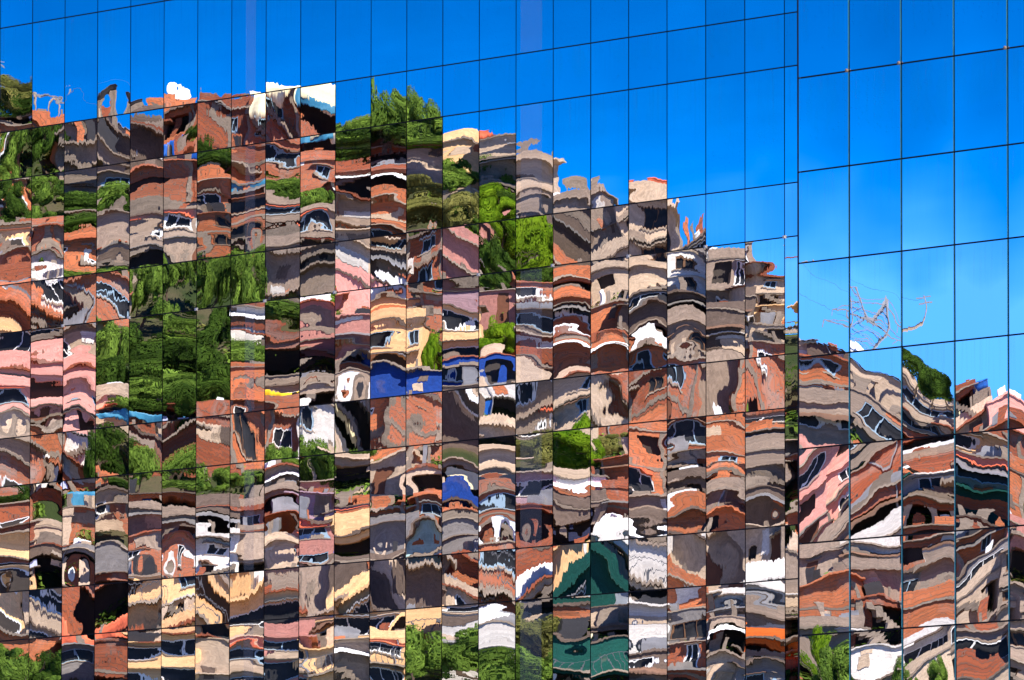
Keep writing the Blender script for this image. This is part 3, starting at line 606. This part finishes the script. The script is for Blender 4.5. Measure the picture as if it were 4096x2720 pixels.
# the rest of the settlement, beside what the glass shows: one mass of plainer houses
rr = random.Random(77); far = MB(); fmi = []; FM = ['orange_brick', 'patched_brick', 'grey_render', 'tan_render', 'red_brown_brick', 'cream_paint', 'concrete', 'dark_interior', 'window_frame_white']
spots = [(x, y) for x in range(1880, 2380, 105) for y in range(960, 1600, 105)]+[(x, y) for x in range(-1000, 0, 108) for y in range(400, 1620, 108)]
for (x, y) in spots:
    q, Y, zs = hill_hit(x+rr.uniform(30, 60), y, 0); q.z = zs; p, rz = frame_at(q, rr.gauss(0, .1)); M4 = Matrix.Translation(p) @ Matrix.Rotation(rz, 4, 'Z')
    w, h, dp = rr.uniform(2.6, 3.6), rr.uniform(2.2, 4.2), 5.0; b0 = len(far.v); mt = rr.randrange(6)
    far.box(-w/2, w/2, 0, dp, -3, h); far.box(-w/2-.2, w/2+.2, -rr.uniform(.2, .7), dp, h+.002, h+.15); fmi += [mt]*6+[6]*6
    for s_ in range(int(h/2.0)):
        for k in (-1, 1):
            c = k*w*.23; z0 = .7+s_*2.0; far.box(c-.5, c+.5, -.04, -.004, z0, z0+.95); far.box(c-.42, c+.42, -.05, -.041, z0+.08, z0+.87); fmi += [8]*6+[7]*6
    for k in range(b0, len(far.v)): far.v[k] = tuple(M4 @ Vector(far.v[k]))
tag(ob('outlying_houses', far.mesh('outlying_houses', FM, mi=fmi)), 'crowded brick and rendered houses further along the slope', 'houses', kind='stuff')

# ---------------------------------------------------------------- trees
CROWN = {}
def crown_mesh(kind, var):
    k = (kind, var)
    if k in CROWN: return CROWN[k]
    r = random.Random(hash((ord(kind), var, 9)) & 0xffff); b = MB(); lobes = []
    for i in range(17):
        th = r.uniform(0, 2*math.pi); ph = r.uniform(-.5, 1.4); rad = r.uniform(.35, .80); ph = r.uniform(-1.1, 1.4)
        lobes.append((Vector((math.cos(th)*math.cos(ph)*rad, math.sin(th)*math.cos(ph)*rad, .5+.46*math.sin(ph)*rad)), r.uniform(.15, .31)))
    for c, lr in lobes:
        for i in range(int(1150*lr/.23)):
            d = Vector((r.gauss(0, 1), r.gauss(0, 1), r.gauss(0, 1))).normalized()*lr*(r.random()**.22); p = c+Vector((d.x, d.y, d.z*.75))
            n = (d.normalized()+Vector((r.gauss(0, .3), r.gauss(0, .3), r.gauss(.2, .3)))).normalized(); u = n.cross(Vector((r.gauss(0, 1), r.gauss(0, 1), r.gauss(0, 1)))).normalized(); w = n.cross(u)
            s = r.uniform(.014, .032); b.quad(tuple(p-u*s), tuple(p+w*s*.6), tuple(p+u*s), tuple(p-w*s*.6))
    CROWN[k] = b.mesh('crown', {'g': 'leaf_green', 'd': 'leaf_dark', 'l': 'leaf_lime', 'o': 'leaf_olive'}[kind]); return CROWN[k]
def trunk_mesh(r):
    b = MB(); pts = [Vector((0, 0, -.25)), Vector((.02, .01, .2)), Vector((-.02, .03, .45)), Vector((.03, 0, .7))]; rd = [.05, .036, .026, .012]
    for i in range(3): b.bar(pts[i], pts[i+1], rd[i], 7, rd[i+1])
    for i in range(7):
        a = r.uniform(0, 6.28); p = pts[1].lerp(pts[2], r.random()); b.bar(p, p+Vector((math.cos(a)*.4, math.sin(a)*.4, r.uniform(.1, .35))), .018, 5, .005)
    return b.mesh('trunk', 'bark')
TRUNKS = [trunk_mesh(random.Random(i)) for i in range(3)]
TREES = []
def tree(vx0, vy0, vx1, vy1, kind, blk, r):
    q, Y, zs = hill_hit((vx0+vx1)/2, vy1, blk); mpp = K*Y/FPX; w = (vx1-vx0)*mpp; h = (vy1-vy0)*mpp
    q.z = zs; q.y -= 1.2; p, rz = frame_at(q, 0)
    e = ob('tree', None, None, p, rz+r.choice((0, math.pi))+r.uniform(-.3, .3)); e.scale = (w*.60, min(w, h*1.2, 5.0)*.5, h*1.12)
    ob('trunk', TRUNKS[r.randrange(3)], e); ob('crown', crown_mesh(kind, r.randrange(3)), e)
    TREES.append(((blk, (vx0+vx1)/2), kind, e))
TREE_T = """
0 186 78 262 o|-40 296 60 372 d|0 330 76 425 g|62 300 152 395 d|0 405 90 480 g|70 410 160 492 g|140 415 235 500 g|215 410 300 490 g|0 470 80 552 d|70 480 155 556 g|150 490 225 545 d|250 470 300 520 d
455 318 534 396 d|612 428 696 498 g|690 430 776 500 g|775 255 864 345 g|845 208 948 318 g|925 222 1028 330 g|800 262 905 352 g|872 216 985 342 g|900 300 1010 352 l|852 280 940 350 d|940 280 1022 330 l|790 330 860 400 d|936 415 1022 470 o|936 470 1022 535 o|1020 372 1080 460 g|1105 375 1135 470 g|1020 450 1106 525 o|1105 455 1192 525 l|1106 512 1190 620 l|1160 505 1238 640 l|1105 610 1192 690 d|1190 590 1240 640 d
222 620 300 680 g|290 600 380 720 g|376 606 460 722 g|455 590 534 700 g|530 600 612 700 g|610 650 690 690 o|690 640 775 700 g|610 690 770 765 g|150 612 226 645 g
222 758 300 905 g|330 760 420 900 d|410 770 500 900 d|300 890 400 980 d|400 890 530 975 d|222 830 300 940 d|292 720 378 850 d|372 710 460 830 g|452 720 534 860 d|300 820 384 945 d|372 810 460 945 g|452 830 534 945 d|532 780 612 860 g|612 700 692 760 d|946 770 1012 862 l|1112 748 1186 822 l|1000 640 1022 700 o
218 1000 300 1130 d|292 1020 376 1140 g|372 1040 460 1150 g|452 1070 534 1115 g|530 1070 612 1120 g|0 1116 74 1196 d|690 1020 772 1118 g|612 1000 690 1070 g|800 1000 880 1050 g|850 1030 900 1080 o|1190 988 1280 1080 o|1274 985 1366 1080 l|1360 985 1450 1040 o|1538 1118 1630 1142 g|222 1105 300 1142 d
0 1470 76 1600 g|60 1490 144 1620 d|932 1470 1024 1640 g|1014 1450 1110 1620 g|1098 1468 1194 1640 g|1186 1400 1280 1520 o|1186 1480 1280 1600 g|1240 1430 1290 1520 o
"""
TREE_B = """
2140 812 2206 890 d|2150 1100 2210 1140 g|1835 1476 1965 1640 g|1900 1500 1980 1640 d|2060 1500 2110 1620 g|2100 1540 2170 1640 g|1860 1100 1990 1170 d|1835 1470 1900 1600 l
"""
rt2 = random.Random(8)
for tab, blk in ((TREE_T, 0), (TREE_B, 1)):
    for rec in tab.replace('\n', '|').split('|'):
        f = rec.split()
        if len(f) == 5:
            if f[4] == 'd' and blk and float(f[0]) == 1860: continue
            v_ = list(map(float, f[:4])); tree(*v_, f[4], blk, rt2)
            if v_[2]-v_[0] > 70 and v_[3]-v_[1] > 60 and rt2.random() < .5: o_ = rt2.choice((-1, 1))*rt2.uniform(25, 45); tree(v_[0]+o_, v_[1]+rt2.uniform(10, 30), v_[2]+o_, v_[3]+rt2.uniform(0, 20), {'g': 'd', 'd': 'g', 'l': 'g', 'o': 'd'}[f[4]] if rt2.random() < .6 else f[4], blk, rt2)
TN = {'g': 'green leafy tree', 'd': 'dark green dense tree', 'l': 'bright lime green tree', 'o': 'olive yellow bushy tree'}
TREES.sort(key=lambda a: a[0]); cnt = {}
for (blk, x), kind, e in TREES:
    k = (blk, kind); cnt[k] = cnt.get(k, 0)+1; n = cnt[k]
    tag(e, '%s, %s of its kind from the left %s' % (TN[kind], ORD[n-1], 'in the block' if blk else 'on the reflected hillside'), 'tree', 'trees on the reflected hillside')

gc = MB(); rg = random.Random(31)
for i in range(6400):
    X = rg.uniform(-48, 62) if i < 4200 else rg.uniform(-105, 95); Y = rg.uniform(572, ridge(X)+1.5); c = Vector((X, Y, H(X, Y)-.35)); rad = rg.uniform(.3, .9)
    c = reflect(Vector((X, Y, 0)))+Vector((0, 0, c.z))
    for k in range(30):
        d = Vector((rg.gauss(0, 1), rg.gauss(0, 1), abs(rg.gauss(0, 1)))).normalized()*rad*(rg.random()**.4); n = (d.normalized()+Vector((rg.gauss(0, .4), rg.gauss(0, .4), .4))).normalized()
        u = n.cross(Vector((rg.gauss(0, 1), rg.gauss(0, 1), rg.gauss(0, 1)))).normalized(); w_ = n.cross(u); p = c+d; s_ = rg.uniform(.09, .2)
        gc.quad(tuple(p-u*s_), tuple(p+w_*s_*.6), tuple(p+u*s_), tuple(p-w_*s_*.6))
tag(ob('ground_cover', gc.mesh('ground_cover', ['leaf_green', 'leaf_olive', 'leaf_dark'], mi=[(0, 0, 1, 2, 0)[(i//30) % 5] for i in range(len(gc.f))])), 'low scrub and weeds covering the slope between the houses', 'scrub', kind='stuff')

# ---------------------------------------------------------------- tanks, tarps, washing, poles
def anchor(vx, vy, blk=0, fwd=.0):
    """a point on the sight line at the depth of the slope some way below it"""
    q, Y, zs = hill_hit(vx, vy, blk)
    return q, Y, zs
def at_depth(vx, vy, Y, blk=0):
    d = ray(vx, vy); off = BOFF if blk else Vector((0, 0, 0)); q = d*Y+off; q.z = CAMZ+d.z*Y; return q
def tank(vx, vy, r_, h_, mat, label, blk=0, basey=None):
    _, Y, _ = hill_hit(vx, basey or vy+40, blk); q = at_depth(vx, vy, Y+1.5, blk); p, rz = frame_at(q, 0)
    e = ob('water_tank', None, None, p, rz); ob('barrel', MB().lathe([(r_*.86, 0), (r_*.95, h_*.3), (r_, h_*.75), (r_*1.05, h_*.8)], 16).mesh('barrel', mat, True), e)
    ob('lid', MB().lathe([(r_*1.08, h_*.80), (r_*1.0, h_*.9), (r_*.35, h_), (r_*.1, h_*1.03)], 16).mesh('lid', mat, True), e)
    ob('stand', MB().box(-r_, r_, -r_, r_, -.9, -.004).mesh('stand', 'concrete'), e); tag(e, label, 'water tank', 'water tanks on the roofs')
tank(265, 256, .42, .5, 'tank_dark', 'small dark water tank on the ridge, left of the long tank'); tank(345, 252, .62, .6, 'tank_dark', 'wide dark water tank on the ridge beside the brick house')
tank(1295, 470, .55, .6, 'tank_white', 'pale water tank on the grey house below the skyline'); tank(1480, 455, .6, .8, 'terracotta', 'orange water tank against the sky above the tan house'); tank(1592, 520, .35, .4, 'tank_white', 'small white water tank over the slate grey shack')
tank(2296, 922, .8, 1.0, 'tank_blue', 'blue water tank at the far right of the ridge', 1); tank(1010, 300, .5, .6, 'tank_white', 'white water tank beside the ridge trees'); tank(1120, 320, .5, .9, 'terracotta', 'orange water tank on the cream ridge house')
tank(1268, 632, .45, .6, 'tank_blue', 'blue water tank beside the patched brick house'); tank(640, 560, .45, .6, 'tank_blue', 'blue water tank left of the pair on the grey house'); tank(745, 560, .45, .6, 'tank_blue', 'blue water tank right of the pair on the grey house'); tank(1720, 1090, .7, .9, 'tank_blue', 'blue water tank near the corner of the block')
def cloth(name, vx, vy, w, h, mat, label, cat, blk=0, by=None, slope=0.0, fold=.12):
    _, Y, _ = hill_hit(vx, by or vy+30, blk); q = at_depth(vx, vy, Y-1.6, blk); p, rz = frame_at(q, 0)
    n, m_ = 14, 5; b = MB(); r = random.Random(int(vx*7+vy)); ph = r.uniform(0, 6)
    for s in (0, 1):
        for j in range(m_+1):
            for i in range(n+1):
                u, v = i/n, j/m_; b.v.append((-w/2+w*u, fold*math.sin(u*13+ph)*(.3+v)-slope*h*v+.02*s, -h*v*(1-.15*math.sin(u*9+ph))+.10*math.sin(u*5+ph)))
    o2 = (n+1)*(m_+1)
    for j in range(m_):
        for i in range(n): a = j*(n+1)+i; b.f.append((a, a+1, a+n+2, a+n+1)); b.f.append((o2+a, o2+a+n+1, o2+a+n+2, o2+a+1))
    for i in range(n): b.f.append((i, o2+i, o2+i+1, i+1)); a = m_*(n+1)+i; b.f.append((a, a+1, o2+a+1, o2+a))
    tag(ob(name, b.mesh(name, mat, True), None, p, rz), label, cat)
for a in [
 ('tarpaulin', 415, 340, 2.4, .7, 'tarp_blue', 'blue tarpaulin below the brick ridge house', 'tarpaulin'), ('sheet', 652, 218, 2.3, 1.9, 'cloth_cream', 'cream sheet hung over the ridge house, left of a pair', 'sheet'), ('sheet', 735, 208, 2.3, 2.2, 'cloth_cream', 'cream sheet hung over the ridge house, right of a pair', 'sheet'),
 ('tarpaulin', 735, 262, 2.2, .7, 'tarp_cyan', 'cyan tarpaulin under the cream sheets', 'tarpaulin'), ('tarpaulin', 565, 428, 2.2, .5, 'tarp_cyan', 'cyan tarpaulin strip beside the red brick house', 'tarpaulin'), ('tarpaulin', 1672, 868, 2.2, 1.2, 'tarp_blue', 'blue tarpaulin hung below the dark roof', 'tarpaulin'),
 ('tarpaulin', 185, 1118, 2.5, 1.4, 'tarp_cyan', 'cyan tarpaulin roof above the patched brick wall', 'tarpaulin'), ('tarpaulin', 180, 1246, 2.4, .7, 'tarp_blue', 'blue tarpaulin above the slate grey house', 'tarpaulin'), ('tarpaulin', 1780, 1016, 3.0, .8, 'tarp_cyan', 'cyan tarpaulin strip near the corner of the wing', 'tarpaulin'), ('tarpaulin', 1770, 1168, 2.8, .7, 'tarp_blue', 'blue tarpaulin over the charcoal house at the corner', 'tarpaulin'),
 ('tarpaulin', 265, 955, 1.5, .7, 'tarp_cyan', 'cyan awning sheet left under the dark tree', 'tarpaulin'), ('tarpaulin', 340, 962, 1.5, .5, 'tarp_cyan', 'cyan awning sheet right under the dark tree', 'tarpaulin'), ('sheet', 820, 755, 1.2, .5, 'cloth_white', 'white sheet on the mauve house', 'sheet'), ('sheet', 1320, 756, 2.3, .35, 'cloth_white', 'white washing row on the brick house', 'washing'), ('sheet', 1490, 1212, 1.9, .7, 'cloth_white', 'white sheet over the charcoal porch', 'sheet'),
 ('sheet', 325, 1180, 1.4, .6, 'cloth_white', 'white sheet by the orange brick porch', 'sheet'), ('sheet', 1590, 1058, 1.9, .7, 'cloth_white', 'white sheet hung on the white porch', 'sheet'), ('washing', 1222, 1325, 2.3, .8, 'cloth_white', 'white washing on the dark red brick house', 'washing'), ('washing', 1232, 1330, .7, .9, 'cloth_dark', 'navy washing among the white pieces', 'washing'), ('washing', 190, 720, 1.6, 1.0, 'cloth_pale', 'pale washing in the dark porch', 'washing'), ('washing', 112, 690, 1.0, .8, 'cloth_dark', 'dark washing on the white house', 'washing'),
 ('washing', 242, 660, .9, .5, 'cloth_red', 'red cloth over the patched brick house', 'washing'), ('washing', 30, 640, .6, .5, 'cloth_red', 'red cloth in the white house window', 'washing'), ('sheet', 670, 905, 1.2, .9, 'cloth_yellow', 'yellow cloth on the grey house', 'sheet'), ('sheet', 1675, 1352, 2.2, .5, 'cloth_white', 'white awning cloth over the white house', 'sheet'), ('sheet', 1065, 1405, 2.2, .7, 'cloth_white', 'white sheet above the bottom trees', 'sheet'), ('sheet', 780, 1490, 1.8, .6, 'tarp_cyan', 'cyan cloth on the cream building', 'sheet'),
 ('canopy', 20, 1272, 2.2, 1.2, 'terracotta', 'red tiled canopy at the left edge', 'canopy'), ('canopy', 185, 1436, 2.4, .9, 'terracotta', 'red tiled canopy, left one under the dark porch', 'canopy'), ('canopy', 258, 1440, 2.2, .7, 'terracotta', 'red tiled canopy, right one under the dark porch', 'canopy'), ('sheet', 1675, 1508, 2.4, .5, 'tarp_cyan', 'cyan strip along the tan house at the bottom', 'sheet'), ('sheet', 978, 1228, 2.2, 1.2, 'cloth_white', 'white sheet hung on the pale cyan house', 'sheet')]: cloth(*a)
for a in [('sheet', 2012, 1252, 2.4, 1.0, 'cloth_white', 'large white sheet in the middle of the block', 'sheet', 1), ('tarpaulin', 2150, 1256, 1.6, .5, 'tarp_blue', 'blue tarpaulin in the middle of the block', 'tarpaulin', 1), ('sheet', 1900, 930, .5, .7, 'cloth_white', 'white cloth high on the brick house in the block', 'sheet', 1), ('sheet', 1890, 1370, 1.5, .9, 'cloth_white', 'white sheet at the left of the block', 'sheet', 1), ('tarpaulin', 2345, 1370, 1.2, 1.4, 'tarp_cyan', 'cyan tarpaulin at the right edge of the block', 'tarpaulin', 1), ('washing', 2290, 1258, 1.3, .8, 'cloth_white', 'white washing upper right in the block', 'washing', 1)]: cloth(*a)
# lattice mast, poles and wires
def mast(vx, vyb, vyt, blk, w, label):
    _, Y, _ = hill_hit(vx, vyb+30, blk); b0 = at_depth(vx, vyb, Y+2, blk); t0 = at_depth(vx, vyt, Y+2, blk); h = t0.z-b0.z; p, rz = frame_at(b0, 0)
    e = ob('lattice_mast', None, None, p, rz); b = MB(); n = 7
    P = lambda sx, sy, k: (sx*w*(1-.6*k/n), sy*w*(1-.6*k/n), h*k/n)
    for sx in (-1, 1):
        for sy in (-1, 1):
            b.bar(P(sx, sy, 0), P(sx, sy, n), .04)
            for k in range(n): b.bar(P(sx, sy, k), P(-sx, sy, k+1), .022); b.bar(P(sx, sy, k), P(sx, -sy, k+1), .022)
    ob('lattice', b.mesh('lattice', 'steel_pale'), e)
    for k, L in ((.55, 2.6), (.8, 2.0)):
        a = MB().bar((-L, 0, h*k), (L, 0, h*k), .06); a.bar((-L, 0, h*k), (0, 0, h*k+.5), .035).bar((L, 0, h*k), (0, 0, h*k+.5), .035)
        for x in (-L, -L*.5, L*.5, L): a.bar((x, 0, h*k), (x, 0, h*k-.5), .045)
        ob('cross_arm', a.mesh('cross_arm', 'steel_pale'), e)
    tag(e, label, 'mast'); return b0, h, Y
mast(2015, 815, 680, 1, .7, 'lattice power mast with cross arms on the ridge in the block')
def pole(vx, vyb, vyt, blk, label, arms=1):
    _, Y, _ = hill_hit(vx, vyb+30, blk); b0 = at_depth(vx, vyb, Y+1, blk); t0 = at_depth(vx, vyt, Y+1, blk); h = t0.z-b0.z; p, rz = frame_at(b0, 0)
    e = ob('utility_pole', None, None, p, rz); ob('shaft', MB().bar((0, 0, -1.5), (0, 0, h), .09, 8, .06).mesh('shaft', 'pale_concrete'), e)
    for k in range(arms): ob('cross_arm', MB().box(-.7, .7, -.05, .05, h-.25-.45*k, h-.15-.45*k).mesh('cross_arm', 'steel_pale'), e)
    tag(e, label, 'pole'); return at_depth(vx, vyt+6, Y+1, blk)
a1 = pole(190, 265, 178, 0, 'tall pale utility pole on the ridge above the tan house', 2); a2 = pole(62, 240, 140, 0, 'utility pole at the far left beside the ridge tree', 2); a3 = pole(105, 262, 212, 0, 'short lamp pole between the two ridge poles')
a4 = pole(2100, 900, 650, 1, 'thin tall pole right of the lattice mast', 2); a5 = pole(1868, 800, 610, 1, 'thin tall pole left of the lattice mast', 2); a6 = pole(1812, 620, 560, 0, 'short pole at the corner beside the tan house')
def wire(p, q, sag, label):
    b = MB(); pr = None
    for i in range(13):
        u = i/12; v = p.lerp(q, u); v = reflect(Vector((v.x, v.y, 0)))+Vector((0, 0, p.z+(q.z-p.z)*u-sag*4*u*(1-u)))
        if pr: b.bar(pr, v, .010, 4)
        pr = v
    tag(ob('power_cable', b.mesh('power_cable', 'cable')), label, 'cable')
wire(a2, a3, .3, 'cable between the far left pole and the lamp pole'); wire(a3, a1, .3, 'cable from the lamp pole to the tall pole'); wire(a1, at_depth(340, 230, 690), .4, 'cable running right from the tall ridge pole')
wire(a5, a4, .8, 'upper cable across the mast in the block'); wire(a5+Vector((0, 0, -1.6)), a4+Vector((0, 0, -2.0)), .7, 'lower cable across the mast in the block')
# satellite dishes on roofs
for i, (vx, vy, blk, lb) in enumerate([(430, 246, 0, 'satellite dish on the brick ridge house'), (1640, 560, 0, 'satellite dish on the grey ridge house'), (1270, 440, 0, 'satellite dish on the grey house by the pale tank'), (2010, 822, 1, 'satellite dish under the lattice mast')]):
    _, Y, _ = hill_hit(vx, vy+45, blk); p, rz = frame_at(at_depth(vx, vy, Y+.5, blk), .3); e = ob('satellite_dish', None, None, p, rz)
    d = ob('reflector', MB().lathe([(.04, -.16), (.3, -.1), (.5, .06), (.48, .07), (.28, -.08)], 14).mesh('reflector', 'dish_paint', True), e, (0, 0, .5)); d.rotation_euler = (math.radians(60), 0, 0)
    ob('mount', MB().bar((0, .05, -.6), (0, .05, .45), .035, 6).mesh('mount', 'railing_metal'), e); tag(e, lb, 'satellite dish')
